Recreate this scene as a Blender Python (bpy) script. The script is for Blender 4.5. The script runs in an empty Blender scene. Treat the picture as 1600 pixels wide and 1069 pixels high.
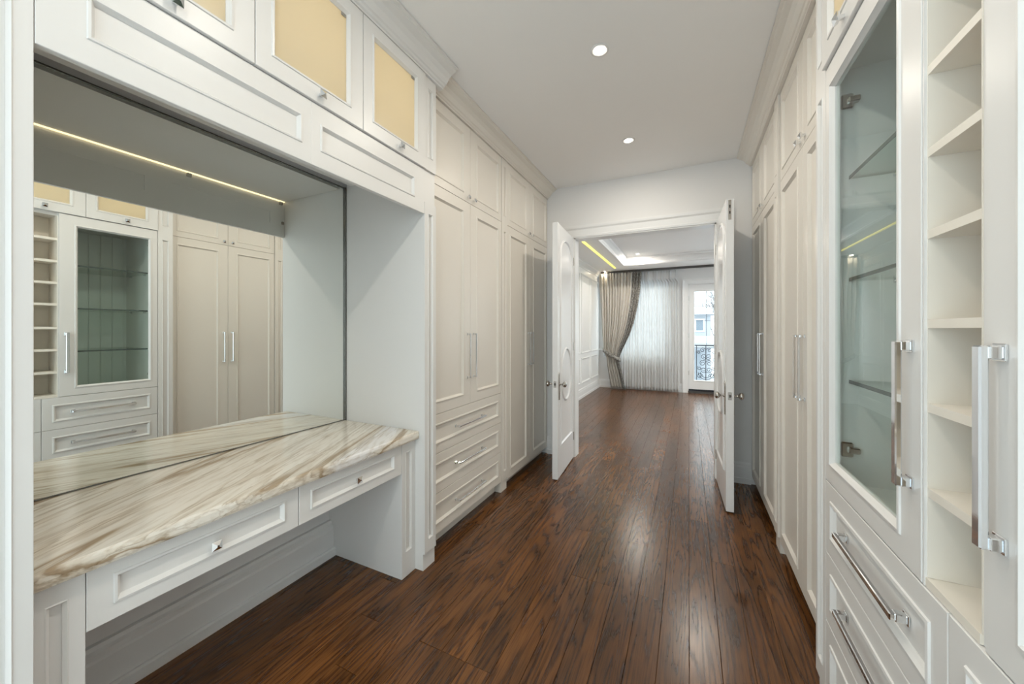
import bpy, bmesh, math, random
from mathutils import Vector, Matrix
R = math.radians
PI = math.pi
rnd = random.Random(7)
S = bpy.context.scene
COL = S.collection

# ------------------------------------------------------------------ camera, sky, exposure
cam_d = bpy.data.cameras.new('camera')
cam = bpy.data.objects.new('camera', cam_d)
COL.objects.link(cam)
cam.location = (0, 0, 1.44)
cam.rotation_euler = (R(90), 0, math.atan(276 / 575))
cam_d.sensor_width = 36
cam_d.lens = 36 * 575 / 1600
cam_d.shift_y = -19.5 / 1600
cam_d.clip_start = 0.02
S.camera = cam

W = bpy.data.worlds.new('overcast_sky')
S.world = W
W.use_nodes = True
W.node_tree.nodes['Background'].inputs[0].default_value = (0.86, 0.93, 1.0, 1)
W.node_tree.nodes['Background'].inputs[1].default_value = 2.0

vs = S.view_settings
S.display_settings.display_device = 'sRGB'
vs.view_transform = 'Standard'
vs.look = 'None'
vs.exposure = 0.80
vs.gamma = 1.0
vs.use_curve_mapping = False

POT_W = 4.2          # each recessed downlight of the closet
BED_POT_W = 11.0
CUP_W = 1.05          # strip lights inside the glass cupboards
def portal(name, loc, rot, sx, sy):      # light portals only guide the sampling of the sky through the windows
    ld = bpy.data.lights.new(name, 'AREA'); ld.shape = 'RECTANGLE'; ld.size = sx; ld.size_y = sy; ld.cycles.is_portal = True
    o = bpy.data.objects.new(name, ld); COL.objects.link(o); o.location = loc; o.rotation_euler = rot
portal('sky_portal', (-.56, -1.26, 1.5), (R(90), 0, R(180)), 2.2, 2.7)
portal('sky_portal', (-1.17, 9.52, 1.66), (R(90), 0, 0), 1.5, 1.8)
portal('sky_portal', (.36, 9.52, 1.3), (R(90), 0, 0), .74, 2.5)
portal('sky_portal', (1.9, 9.52, 1.66), (R(90), 0, 0), 1.6, 1.8)
portal('sky_portal', (3.22, 6.7, 1.55), (R(90), 0, R(-90)), 3.6, 2.1)
# ------------------------------------------------------------------ materials
def mat(name, col, rough=0.5, metal=0.0, spec=0.5, coat=0.0, emis=None, es=0.0):
    m = bpy.data.materials.new(name)
    m.use_nodes = True
    b = m.node_tree.nodes['Principled BSDF']
    b.inputs['Base Color'].default_value = (*col, 1)
    b.inputs['Roughness'].default_value = rough
    b.inputs['Metallic'].default_value = metal
    b.inputs['Specular IOR Level'].default_value = spec
    b.inputs['Coat Weight'].default_value = coat
    if emis:
        b.inputs['Emission Color'].default_value = (*emis, 1)
        b.inputs['Emission Strength'].default_value = es
    return m

class NT:
    def __init__(s, m): s.t = m.node_tree; s.n = m.node_tree.nodes; s.b = s.n.get('Principled BSDF')
    def add(s, typ, **kw):
        n = s.n.new(typ)
        for k, v in kw.items():
            if k in n.inputs: n.inputs[k].default_value = v
            else: setattr(n, k, v)
        return n
    def link(s, a, b): s.t.links.new(a, b)
    def ramp(s, stops, interp='LINEAR'):
        n = s.n.new('ShaderNodeValToRGB'); r = n.color_ramp; r.interpolation = interp
        while len(r.elements) < len(stops): r.elements.new(0.5)
        for e, (p, c) in zip(r.elements, stops): e.position = p; e.color = (*c, 1)
        return n

def add_relief(m, scale, strength, dist=0.001, stretch=(1, 1, 1)):
    t = NT(m)
    tc = t.add('ShaderNodeTexCoord'); mp = t.add('ShaderNodeMapping'); mp.inputs['Scale'].default_value = stretch
    t.link(tc.outputs['Object'], mp.inputs['Vector'])
    n = t.add('ShaderNodeTexNoise'); n.inputs['Scale'].default_value = scale; n.inputs['Detail'].default_value = 4
    t.link(mp.outputs['Vector'], n.inputs['Vector'])
    bp = t.add('ShaderNodeBump'); bp.inputs['Strength'].default_value = strength; bp.inputs['Distance'].default_value = dist
    t.link(n.outputs['Fac'], bp.inputs['Height']); t.link(bp.outputs['Normal'], t.b.inputs['Normal'])
    return m

M = {}
M['cab'] = add_relief(mat('cream_cabinet_lacquer', (0.83, 0.785, 0.715), 0.34, spec=0.4), 60, 0.03, stretch=(1, 1, .2))
M['cabw'] = add_relief(mat('white_cabinet_lacquer', (0.82, 0.805, 0.78), 0.34, spec=0.4), 60, 0.03, stretch=(1, 1, .2))
M['inner'] = mat('cream_cubby_lining', (0.88, 0.825, 0.73), 0.45)
M['innerg'] = mat('pale_cabinet_lining', (0.80, 0.81, 0.79), 0.4)
M['warmin'] = mat('warm_cupboard_lining', (0.86, 0.81, 0.70), 0.5)
M['wall'] = add_relief(mat('grey_white_wall_paint', (0.84, 0.83, 0.82), 0.6, spec=0.3), 220, 0.05)
M['ceil'] = add_relief(mat('ceiling_paint', (0.93, 0.92, 0.905), 0.7, spec=0.2), 200, 0.04)
M['trim'] = mat('white_trim_gloss', (0.87, 0.865, 0.855), 0.3)
M['door'] = mat('white_door_gloss', (0.89, 0.89, 0.89), 0.16, spec=0.5)
M['chrome'] = mat('polished_chrome', (0.80, 0.81, 0.82), 0.06, metal=1)
M['nickel'] = mat('satin_nickel', (0.52, 0.50, 0.47), 0.25, metal=1)
M['dark'] = mat('dark_metal', (0.10, 0.095, 0.09), 0.4, metal=0.6)
M['mirror'] = mat('mirror_silver', (0.90, 0.925, 0.895), 0.0, metal=1)
M['edge'] = mat('mirror_edge_channel', (0.22, 0.22, 0.21), 0.25, metal=0.7)
M['snow'] = mat('snow', (0.68, 0.715, 0.76), 0.8)
M['house'] = mat('pale_house_siding', (0.42, 0.44, 0.47), 0.7)
M['eave'] = mat('grey_eave', (0.22, 0.23, 0.25), 0.6)
M['hglass'] = mat('far_window_glass', (0.20, 0.24, 0.28), 0.15)
M['garage'] = mat('grey_garage_door', (0.30, 0.33, 0.36), 0.6)
M['iron'] = mat('black_wrought_iron', (0.03, 0.03, 0.035), 0.45, metal=0.5)
M['lead'] = mat('lead_came', (0.10, 0.10, 0.11), 0.45, metal=0.6)
M['bark'] = mat('frosted_bark', (0.20, 0.20, 0.21), 0.9)
M['white_frame'] = mat('white_window_frame', (0.78, 0.79, 0.80), 0.4)
M['lamp'] = mat('lit_lamp_lens', (1, 1, 1), 0.4, emis=(1.0, 0.93, 0.80), es=9.0)
M['led'] = mat('lit_yellow_led', (1, .9, .3), 0.4, emis=(1.0, 0.86, 0.12), es=0.95)
M['ledw'] = mat('lit_warm_led', (1, .9, .7), 0.4, emis=(1.0, 0.82, 0.50), es=0.8)
M['tile'] = mat('added_bounce_tile', (0.86, 0.855, 0.84), 0.25)  # only for the added floor that throws light upwards

def glass_mat(name, tint, ior=1.5):
    m = bpy.data.materials.new(name); m.use_nodes = True
    t = NT(m); t.n.remove(t.b)
    out = t.n['Material Output']
    tr = t.add('ShaderNodeBsdfTransparent'); tr.inputs[0].default_value = (*tint, 1)
    gl = t.add('ShaderNodeBsdfGlossy'); gl.inputs['Roughness'].default_value = 0.0
    gl.inputs['Color'].default_value = (1, 1, 1, 1)
    fr = t.add('ShaderNodeFresnel'); fr.inputs['IOR'].default_value = ior
    mx = t.add('ShaderNodeMixShader')
    ge = t.add('ShaderNodeNewGeometry')
    inv = t.add('ShaderNodeMath', operation='SUBTRACT'); inv.inputs[0].default_value = 1.0
    mu = t.add('ShaderNodeMath', operation='MULTIPLY'); m3 = t.add('ShaderNodeMath', operation='MULTIPLY'); m3.inputs[1].default_value = 0.8; m3.use_clamp = True
    t.link(ge.outputs['Backfacing'], inv.inputs[1]); t.link(inv.outputs[0], mu.inputs[0]); t.link(fr.outputs[0], mu.inputs[1])
    t.link(mu.outputs[0], m3.inputs[0]); t.link(m3.outputs[0], mx.inputs[0]); t.link(tr.outputs[0], mx.inputs[1]); t.link(gl.outputs[0], mx.inputs[2])
    t.link(mx.outputs[0], out.inputs['Surface'])
    return m
M['glass'] = glass_mat('clear_pane', (0.93, 0.965, 0.95))
def frosted_mat():
    m = bpy.data.materials.new('cream_frosted_pane'); m.use_nodes = True
    t = NT(m); t.n.remove(t.b); out = t.n['Material Output']
    tl = t.add('ShaderNodeBsdfTranslucent'); tl.inputs[0].default_value = (0.93, 0.87, 0.72, 1)
    df = t.add('ShaderNodeBsdfDiffuse'); df.inputs[0].default_value = (0.80, 0.74, 0.60, 1)
    gl = t.add('ShaderNodeBsdfGlossy'); gl.inputs['Roughness'].default_value = 0.12
    m1 = t.add('ShaderNodeMixShader'); m1.inputs[0].default_value = 0.4
    m2 = t.add('ShaderNodeMixShader'); m2.inputs[0].default_value = 0.06
    t.link(tl.outputs[0], m1.inputs[1]); t.link(df.outputs[0], m1.inputs[2])
    t.link(m1.outputs[0], m2.inputs[1]); t.link(gl.outputs[0], m2.inputs[2])
    t.link(m2.outputs[0], out.inputs['Surface'])
    return m
M['frost'] = frosted_mat()
M['shelfglass'] = glass_mat('glass_shelf_face', (0.86, 0.93, 0.90))
M['glassedge'] = mat('glass_shelf_edge', (0.07, 0.09, 0.085), 0.45)

def sheer_mat():
    m = bpy.data.materials.new('white_sheer_voile'); m.use_nodes = True
    t = NT(m); t.n.remove(t.b); out = t.n['Material Output']
    tr = t.add('ShaderNodeBsdfTransparent'); tr.inputs[0].default_value = (1, 1, 1, 1)
    tl = t.add('ShaderNodeBsdfTranslucent'); tl.inputs[0].default_value = (0.85, 0.855, 0.855, 1)
    df = t.add('ShaderNodeBsdfDiffuse'); df.inputs[0].default_value = (0.92, 0.92, 0.91, 1)
    m1 = t.add('ShaderNodeMixShader'); m1.inputs[0].default_value = 0.5
    m2 = t.add('ShaderNodeMixShader'); m2.inputs[0].default_value = 0.9
    t.link(tl.outputs[0], m1.inputs[1]); t.link(df.outputs[0], m1.inputs[2])
    t.link(tr.outputs[0], m2.inputs[1]); t.link(m1.outputs[0], m2.inputs[2])
    t.link(m2.outputs[0], out.inputs['Surface'])
    return m
M['sheer'] = sheer_mat()

def cloth(name, col, pattern=None):
    m = mat(name, col, 0.75, spec=0.2)
    t = NT(m)
    t.b.inputs['Sheen Weight'].default_value = 0.2
    tc = t.add('ShaderNodeTexCoord'); n = t.add('ShaderNodeTexNoise')
    n.inputs['Scale'].default_value = 28 if pattern else 300; n.inputs['Detail'].default_value = 2
    t.link(tc.outputs['Object'], n.inputs['Vector'])
    c2 = pattern or tuple(c * .9 for c in col)
    rp = t.ramp([(0.45, col), (0.56, c2)])
    t.link(n.outputs['Fac'], rp.inputs[0]); t.link(rp.outputs[0], t.b.inputs['Base Color'])
    return m
M['drape'] = cloth('taupe_satin_drape', (0.72, 0.685, 0.63))
M['drapeb'] = cloth('damask_drape_border', (0.20, 0.19, 0.175), (0.42, 0.41, 0.38))

def wood_mat():
    m = mat('dark_stained_oak', (0.1, 0.05, 0.02), 0.3)
    t = NT(m); b = t.b
    oi = t.add('ShaderNodeObjectInfo'); tc = t.add('ShaderNodeTexCoord')
    off = t.add('ShaderNodeVectorMath', operation='MULTIPLY'); off.inputs[1].default_value = (13.7, 91.3, 7.1)
    t.link(oi.outputs['Random'], off.inputs[0])
    ad = t.add('ShaderNodeVectorMath', operation='ADD')
    t.link(tc.outputs['Object'], ad.inputs[0]); t.link(off.outputs[0], ad.inputs[1])
    # cathedral figure: contour lines of a stretched noise field
    mp = t.add('ShaderNodeMapping'); mp.inputs['Scale'].default_value = (8.0, 0.6, 1)
    t.link(ad.outputs[0], mp.inputs['Vector'])
    n1 = t.add('ShaderNodeTexNoise'); n1.inputs['Scale'].default_value = 1.0; n1.inputs['Detail'].default_value = 2.5; n1.inputs['Roughness'].default_value = .45
    t.link(mp.outputs[0], n1.inputs['Vector'])
    mul = t.add('ShaderNodeMath', operation='MULTIPLY'); mul.inputs[1].default_value = 95.0
    t.link(n1.outputs['Fac'], mul.inputs[0])
    sn = t.add('ShaderNodeMath', operation='SINE'); t.link(mul.outputs[0], sn.inputs[0])
    rg = t.add('ShaderNodeMapRange'); rg.inputs['From Min'].default_value = -1; rg.inputs['From Max'].default_value = 1
    t.link(sn.outputs[0], rg.inputs['Value'])
    pw = t.add('ShaderNodeMath', operation='POWER'); pw.inputs[1].default_value = 3.2
    t.link(rg.outputs[0], pw.inputs[0])
    # fine pores
    mp2 = t.add('ShaderNodeMapping'); mp2.inputs['Scale'].default_value = (260, 7, 1)
    t.link(ad.outputs[0], mp2.inputs['Vector'])
    n2 = t.add('ShaderNodeTexNoise'); n2.inputs['Scale'].default_value = 1.0; n2.inputs['Detail'].default_value = 3
    t.link(mp2.outputs[0], n2.inputs['Vector'])
    # broad tone clouds
    mp3 = t.add('ShaderNodeMapping'); mp3.inputs['Scale'].default_value = (7, 2.2, 1)
    t.link(ad.outputs[0], mp3.inputs['Vector'])
    n3 = t.add('ShaderNodeTexNoise'); n3.inputs['Scale'].default_value = 1.0; n3.inputs['Detail'].default_value = 3
    t.link(mp3.outputs[0], n3.inputs['Vector'])
    a1 = t.add('ShaderNodeMath', operation='MULTIPLY_ADD'); a1.inputs[1].default_value = 0.34; 
    t.link(pw.outputs[0], a1.inputs[0])
    a0 = t.add('ShaderNodeMath', operation='MULTIPLY'); a0.inputs[1].default_value = 0.85
    t.link(n2.outputs['Fac'], a0.inputs[0]); t.link(a0.outputs[0], a1.inputs[2])
    rp = t.ramp([(0.18, (0.235, 0.095, 0.026)), (0.42, (0.175, 0.067, 0.017)), (0.62, (0.104, 0.038, 0.010)), (0.88, (0.046, 0.016, 0.005))])
    t.link(a1.outputs[0], rp.inputs[0])
    # per plank tone
    br = t.add('ShaderNodeMapRange'); br.inputs['To Min'].default_value = 0.62; br.inputs['To Max'].default_value = 1.12
    t.link(oi.outputs['Random'], br.inputs['Value'])
    b3 = t.add('ShaderNodeMapRange'); b3.inputs['From Min'].default_value = .3; b3.inputs['From Max'].default_value = .7
    b3.inputs['To Min'].default_value = 0.6; b3.inputs['To Max'].default_value = 1.2
    t.link(n3.outputs['Fac'], b3.inputs['Value'])
    bb = t.add('ShaderNodeMath', operation='MULTIPLY'); t.link(br.outputs[0], bb.inputs[0]); t.link(b3.outputs[0], bb.inputs[1])
    vm = t.add('ShaderNodeVectorMath', operation='SCALE')
    t.link(rp.outputs[0], vm.inputs[0]); t.link(bb.outputs[0], vm.inputs['Scale'])
    t.link(vm.outputs[0], b.inputs['Base Color'])
    rr = t.add('ShaderNodeMapRange'); rr.inputs['To Min'].default_value = 0.22; rr.inputs['To Max'].default_value = 0.29
    t.link(a1.outputs[0], rr.inputs['Value']); t.link(rr.outputs[0], b.inputs['Roughness'])
    b.inputs['Specular IOR Level'].default_value = 0.52; b.inputs['Coat Weight'].default_value = 0.0; b.inputs['Coat Roughness'].default_value = 0.16
    bp = t.add('ShaderNodeBump'); bp.inputs['Strength'].default_value = 0.05; bp.inputs['Distance'].default_value = 0.001
    bp.invert = True
    t.link(a1.outputs[0], bp.inputs['Height']); t.link(bp.outputs[0], b.inputs['Normal'])
    return m
M['wood'] = wood_mat()
M['woodgap'] = mat('dark_floor_joint', (0.012, 0.006, 0.003), 0.6)

def marble_mat():
    m = mat('cream_brown_marble', (0.8, 0.77, 0.7), 0.13, spec=0.5)
    t = NT(m); b = t.b
    tc = t.add('ShaderNodeTexCoord')
    mp = t.add('ShaderNodeMapping'); mp.inputs['Rotation'].default_value = (0, 0, R(-27)) 
    t.link(tc.outputs['Object'], mp.inputs['Vector'])
    def streak(sx, sy, sc, det, dist):
        q = t.add('ShaderNodeMapping'); q.inputs['Scale'].default_value = (sx, sy, sx)
        t.link(mp.outputs[0], q.inputs['Vector'])
        n = t.add('ShaderNodeTexNoise'); n.inputs['Scale'].default_value = sc; n.inputs['Detail'].default_value = det
        n.inputs['Distortion'].default_value = dist
        t.link(q.outputs[0], n.inputs['Vector']); return n
    nA = streak(4.2, 0.40, 1.0, 7, 0.35)
    nB = streak(13, 0.9, 1.0, 6, 0.3)
    nC = streak(60, 8, 1.0, 3, 0.0)
    rA = t.ramp([(0.25, (0.88, 0.78, 0.63)), (0.36, (0.91, 0.84, 0.73)), (0.46, (0.92, 0.87, 0.78)), (0.51, (0.83, 0.76, 0.65)), (0.535, (0.50, 0.39, 0.27)), (0.55, (0.42, 0.32, 0.22)), (0.565, (0.80, 0.73, 0.62)), (0.64, (0.88, 0.86, 0.84))])
    t.link(nA.outputs['Fac'], rA.inputs[0])
    rB = t.ramp([(0.46, (1, 1, 1)), (0.505, (0.86, 0.82, 0.77)), (0.525, (0.62, 0.56, 0.49)), (0.54, (1, 1, 1)), (0.60, (1, 1, 1)), (0.62, (0.80, 0.76, 0.72)), (0.64, (1, 1, 1))])
    t.link(nB.outputs['Fac'], rB.inputs[0])
    rC = t.ramp([(0.36, (0.86, 0.835, 0.80)), (0.52, (1, 1, 1))])
    t.link(nC.outputs['Fac'], rC.inputs[0])
    m1 = t.add('ShaderNodeMix', data_type='RGBA', blend_type='MULTIPLY'); m1.inputs['Factor'].default_value = 0.85
    t.link(rA.outputs[0], m1.inputs[6]); t.link(rB.outputs[0], m1.inputs[7])
    m2 = t.add('ShaderNodeMix', data_type='RGBA', blend_type='MULTIPLY'); m2.inputs['Factor'].default_value = 1.0
    t.link(m1.outputs[2], m2.inputs[6]); t.link(rC.outputs[0], m2.inputs[7])
    t.link(m2.outputs[2], b.inputs['Base Color'])
    return m
M['marble'] = marble_mat()

# ------------------------------------------------------------------ mesh helpers
def wloc(o):
    v = Vector((0, 0, 0))
    while o: v = v + Vector(o.location); o = o.parent
    return v

def obj(name, bm, m, parent=None, smooth=False, loc=None, normals=True):
    """link a bmesh (world coordinates) as ONE mesh object, in the frame of its parent or of loc"""
    if normals: bmesh.ops.recalc_face_normals(bm, faces=bm.faces)
    me = bpy.data.meshes.new(name)
    base = wloc(parent) if parent else Vector(loc or (0, 0, 0))
    for v in bm.verts: v.co -= base
    bm.to_mesh(me); bm.free()
    for k in (m if isinstance(m, (list, tuple)) else [m]): me.materials.append(k)
    if smooth:
        for p in me.polygons: p.use_smooth = True
    o = bpy.data.objects.new(name, me); COL.objects.link(o)
    if parent: o.parent = parent
    else: o.location = base
    return o

def tag(o, label, cat, group=None, kind=None):
    if label: o['label'] = label
    if cat: o['category'] = cat
    if group: o['group'] = group
    if kind: o['kind'] = kind
    return o

def thing(name, label, cat, loc, group=None):
    o = bpy.data.objects.new(name, None); COL.objects.link(o); o.location = loc
    o.empty_display_size = 0.1
    return tag(o, label, cat, group)

def struct(name, bm, m, label=None, parent=None, **k):
    o = obj(name, bm, m, parent, **k)
    if not parent:
        o['kind'] = 'structure'
        if label: o['label'] = label
    return o

def ident(s, d, z): return (s, d, z)
def FL(x0):                 # fronts on the left: s runs along y, d out into the aisle
    return lambda s, d, z: (x0 + d, s, z)
def FR(x0):
    return lambda s, d, z: (x0 - d, s, z)

def box(bm, F, s0, s1, d0, d1, z0, z1, bev=0.0):
    vs_ = [bm.verts.new(F(*p)) for p in ((s0, d0, z0), (s1, d0, z0), (s1, d1, z0), (s0, d1, z0), (s0, d0, z1), (s1, d0, z1), (s1, d1, z1), (s0, d1, z1))]
    fs = [bm.faces.new([vs_[i] for i in q]) for q in ((0, 1, 2, 3), (7, 6, 5, 4), (0, 4, 5, 1), (1, 5, 6, 2), (2, 6, 7, 3), (3, 7, 4, 0))]
    if bev:
        es = {e for f in fs for e in f.edges}
        bmesh.ops.bevel(bm, geom=list(es), offset=bev, segments=1, affect='EDGES', profile=0.5)
    return bm

def B(F, *a, **k):
    return box(bmesh.new(), F, *a, **k)
def WB(x0, x1, y0, y1, z0, z1, bev=0.0):
    return box(bmesh.new(), ident, x0, x1, y0, y1, z0, z1, bev)

def rings(bm, F, rects, close=False, cap=False):
    """loft between rectangles (s0, s1, z0, z1, d)"""
    rs = []
    for (s0, s1, z0, z1, d) in rects:
        rs.append([bm.verts.new(F(*p)) for p in ((s0, d, z0), (s1, d, z0), (s1, d, z1), (s0, d, z1))])
    n = len(rs)
    for i in range(n if close else n - 1):
        a, b = rs[i], rs[(i + 1) % n]
        for k in range(4):
            bm.faces.new((a[k], a[(k + 1) % 4], b[(k + 1) % 4], b[k]))
    if cap:
        bm.faces.new(rs[0]); bm.faces.new(rs[-1])
    return bm

T = 0.022
def frame_bm(F, s0, s1, z0, z1, w, t=T, bead=0.02):
    """frame of a panelled front, w = stile widths (s0 side, s1 side, bottom, top); face at depth t"""
    a, b, c, d = w
    def r(k, dep): return (s0 + a + k, s1 - b - k, z0 + c + k, z1 - d - k, dep)
    e = 0.0015
    rects = [(s0, s1, z0, z1, 0.0), (s0, s1, z0, z1, t - e), (s0 + e, s1 - e, z0 + e, z1 - e, t),
             r(0, t), r(.002, t + .004), r(bead * .45, t + .005), r(bead * .7, t - .002), r(bead, t - .009), r(bead, 0.0)]
    return rings(bmesh.new(), F, rects, close=True)

def panel_front(name, cab, F, s0, s1, z0, z1, w, m, bead=0.02, fill='panel', label=None):
    f = obj(name, frame_bm(F, s0, s1, z0, z1, w, bead=bead), m, cab)
    if label: f['label'] = label
    k = bead - .001
    a, b, c, d = w
    if fill == 'panel':
        obj('panel', B(F, s0 + a + k, s1 - b - k, .004, T - .010, z0 + c + k, z1 - d - k), m, f)
    elif fill in ('glass', 'frost'):
        obj('glass_pane', B(F, s0 + a + k, s1 - b - k, .006, .010, z0 + c + k, z1 - d - k), M['frost' if fill == 'frost' else 'glass'], f)
    return f

def bar_pull(parent, F, s0, s1, z0, z1, face, vertical=True, bar=.018, post=.018, out=.04, thick=.013):
    bm = bmesh.new()
    if vertical:
        sc = (s0 + s1) / 2
        box(bm, F, sc - bar / 2, sc + bar / 2, face + out - thick, face + out, z0, z1, bev=.0025)
        for a, b in ((z0, z0 + post), (z1 - post, z1)):
            box(bm, F, sc - post / 2, sc + post / 2, face + .0035, face + out - thick + .001, a, b, bev=.002)
            box(bm, F, sc - post * .66, sc + post * .66, face + .0002, face + .004, a - .003, b + .003, bev=.001)
    else:
        zc = (z0 + z1) / 2
        box(bm, F, s0, s1, face + out - thick, face + out, zc - bar / 2, zc + bar / 2, bev=.0025)
        for a, b in ((s0, s0 + post), (s1 - post, s1)):
            box(bm, F, a, b, face + .0035, face + out - thick + .001, zc - post / 2, zc + post / 2, bev=.002)
            box(bm, F, a - .003, b + .003, face + .0002, face + .004, zc - post * .66, zc + post * .66, bev=.001)
    return obj('bar_handle', bm, M['chrome'], parent)

def knob(parent, F, s, z, face, size=.029):
    bm = bmesh.new()
    box(bm, F, s - .006, s + .006, face + .0002, face + .016, z - .006, z + .006)
    h = size / 2
    rings(bm, F, [(s - h * .7, s + h * .7, z - h * .7, z + h * .7, face + .013), (s - h, s + h, z - h, z + h, face + .020),
                  (s - h, s + h, z - h, z + h, face + .023), (s - .003, s + .003, z - .003, z + .003, face + .031)], cap=True)
    return obj('square_knob', bm, M['chrome'], parent)

def extrude_y(prof, y0, y1, F):
    """closed profile [(d, z)] run along s from y0 to y1"""
    bm = bmesh.new()
    a = [bm.verts.new(F(y0, d, z)) for d, z in prof]; b = [bm.verts.new(F(y1, d, z)) for d, z in prof]
    n = len(prof)
    for i in range(n): bm.faces.new((a[i], a[(i + 1) % n], b[(i + 1) % n], b[i]))
    bm.faces.new(a); bm.faces.new(b)
    return bm

def FE(y0, sgn=-1):   # fronts on an end wall: s runs along x, d towards -y (sgn -1)
    return lambda s, d, z: (s, y0 + sgn * d, z)

def sweep(bm, path, prof, F, closed=True):
    """profile [(offset sideways, depth)] (closed loop) along a path of (s, z)"""
    n = len(path); loops = []
    P = [Vector(p) for p in path]
    for i in range(n):
        p = P[i]
        a = P[i - 1] if (closed or i > 0) else None
        b = P[(i + 1) % n] if (closed or i < n - 1) else None
        d1 = (p - a).normalized() if a is not None else None
        d2 = (b - p).normalized() if b is not None else None
        d1 = d1 or d2; d2 = d2 or d1
        n1 = Vector((-d1.y, d1.x)); n2 = Vector((-d2.y, d2.x))
        m_ = (n1 + n2); m_ = m_.normalized() if m_.length > 1e-6 else n1
        m_ = m_ / max(.4, m_.dot(n1))
        loops.append([bm.verts.new(F(p.x + m_.x * o, d, p.y + m_.y * o)) for o, d in prof])
    k = len(prof)
    for i in range(n if closed else n - 1):
        a, b = loops[i], loops[(i + 1) % n]
        for j in range(k): bm.faces.new((a[j], a[(j + 1) % k], b[(j + 1) % k], b[j]))
    if not closed:
        bm.faces.new(loops[0]); bm.faces.new(loops[-1])
    return bm

def tube(bm, pts, rad, sides=6):
    P = [Vector(p) for p in pts]; loops = []
    n = len(P)
    for i, p in enumerate(P):
        t = (P[min(i + 1, n - 1)] - P[max(i - 1, 0)]).normalized()
        u = t.cross(Vector((0, 0, 1)));
        if u.length < 1e-3: u = t.cross(Vector((0, 1, 0)))
        u.normalize(); v = t.cross(u)
        r = rad[i] if isinstance(rad, (list, tuple)) else rad
        loops.append([bm.verts.new(p + (u * math.cos(2 * PI * k / sides) + v * math.sin(2 * PI * k / sides)) * r) for k in range(sides)])
    for a, b in zip(loops, loops[1:]):
        for k in range(sides): bm.faces.new((a[k], a[(k + 1) % sides], b[(k + 1) % sides], b[k]))
    bm.faces.new(loops[0]); bm.faces.new(loops[-1])
    return bm

def lathe(bm, prof, origin, axis='z', seg=24):
    """closed-by-caps profile [(r, h)] about an axis"""
    loops = []
    o = Vector(origin)
    for r, h in prof:
        L = []
        for k in range(seg):
            a = 2 * PI * k / seg; c, s_ = r * math.cos(a), r * math.sin(a)
            L.append(bm.verts.new(o + Vector({'z': (c, s_, h), 'x': (h, c, s_), 'y': (c, h, s_)}[axis])))
        loops.append(L)
    for a, b in zip(loops, loops[1:]):
        for k in range(seg): bm.faces.new((a[k], a[(k + 1) % seg], b[(k + 1) % seg], b[k]))
    bm.faces.new(loops[0]); bm.faces.new(loops[-1])
    return bm

# ------------------------------------------------------------------ room shell
CZ = 3.06
XL, XR = -2.09, 1.07            # closet side walls
YB, YE = -1.1, 4.05             # wall behind the camera, end wall with the double doors
BL, BR_, BY = -2.03, 3.1, 9.3   # bedroom
DX0, DX1, DZ = -1.165, 0.240, 2.47
floor = struct('floor', WB(XL - .2, BR_ + .2, YB - .2, BY + .2, -.12, -.016), M['woodgap'], 'dark stained oak plank floor running from closet into bedroom')
# planks: 125 mm wide rows along y
PW = 0.125
plank_meshes = {}
def plank(x, y0, y1):
    L = round(y1 - y0, 3)
    if L not in plank_meshes:
        bm = box(bmesh.new(), ident, -PW / 2 + .0006, PW / 2 - .0006, .0006, L - .0006, -.0155, 0.0)
        es = [e for e in bm.edges if all(v.co.z > -.001 for v in e.verts)]
        bmesh.ops.bevel(bm, geom=es, offset=.0012, segments=1, affect='EDGES')
        bmesh.ops.recalc_face_normals(bm, faces=bm.faces)
        me = bpy.data.meshes.new('plank'); bm.to_mesh(me); bm.free(); me.materials.append(M['wood'])
        plank_meshes[L] = me
    o = bpy.data.objects.new('plank', plank_meshes[L]); COL.objects.link(o)
    o.parent = floor; o.location = (x, y0, 0)
n_pl = 0
row = 0
x = XL + .03
while x < BR_ + .1:
    inhall = x < XR
    y = (0.1 if inhall else 4.2)
    yend = BY + .15
    first = True
    while y < yend - .01:
        L = rnd.choice((1.0, 1.25, 1.5, 1.75, 2.0))
        if y > 4.5: L = rnd.choice((1.5, 2.0, 2.25))
        if first: L = rnd.choice((.25, .5, .75, 1.0, 1.25)) if inhall else 1.5; first = False
        L = min(L, yend - y)
        if yend - y - L < .3: L = yend - y
        if x < 1.15 or y > 4:
            plank(x, y, y + L); n_pl += 1
        y += L
    x += PW; row += 1

struct('floor_1', WB(XL - .1, XR + .1, YB, .1, -.0155, 0), M['tile'], 'unseen pale floor added behind the viewpoint to bounce light up')  # unseen pale floor, added as a light bouncer for the closet ceiling
struct('ceiling', WB(XL - .1, XR + .1, YB, YE + .06, CZ, CZ + .1), M['ceil'], 'flat white closet ceiling with recessed downlights')
struct('wall_left', WB(XL - .1, XL, YB, YE + .1, 0, CZ), M['wall'], 'closet wall behind the vanity and left wardrobes')
struct('wall_right', WB(XR, XR + .1, YB, YE + .1, 0, CZ), M['wall'], 'closet wall behind the right-hand cabinets')
def wall_with_hole(x0, x1, y0, y1, z0, z1, hx0, hx1, hz0, hz1):
    bm = bmesh.new()
    for a in ((x0, hx0, y0, y1, z0, z1), (hx1, x1, y0, y1, z0, z1), (hx0, hx1, y0, y1, hz1, z1)): box(bm, ident, *a)
    if hz0 > z0: box(bm, ident, hx0, hx1, y0, y1, z0, hz0)
    return bm
struct('wall_end', wall_with_hole(XL - .1, BR_ + .1, YE, YE + .14, 0, CZ, DX0, DX1, 0, DZ), M['wall'], 'end wall with the double doorway to the bedroom')
struct('wall_back', wall_with_hole(XL - .1, XR + .1, YB - .14, YB, 0, CZ, -1.66, .54, .15, 2.85), M['wall'], 'wall behind the viewpoint, cut open for an added window')
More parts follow.
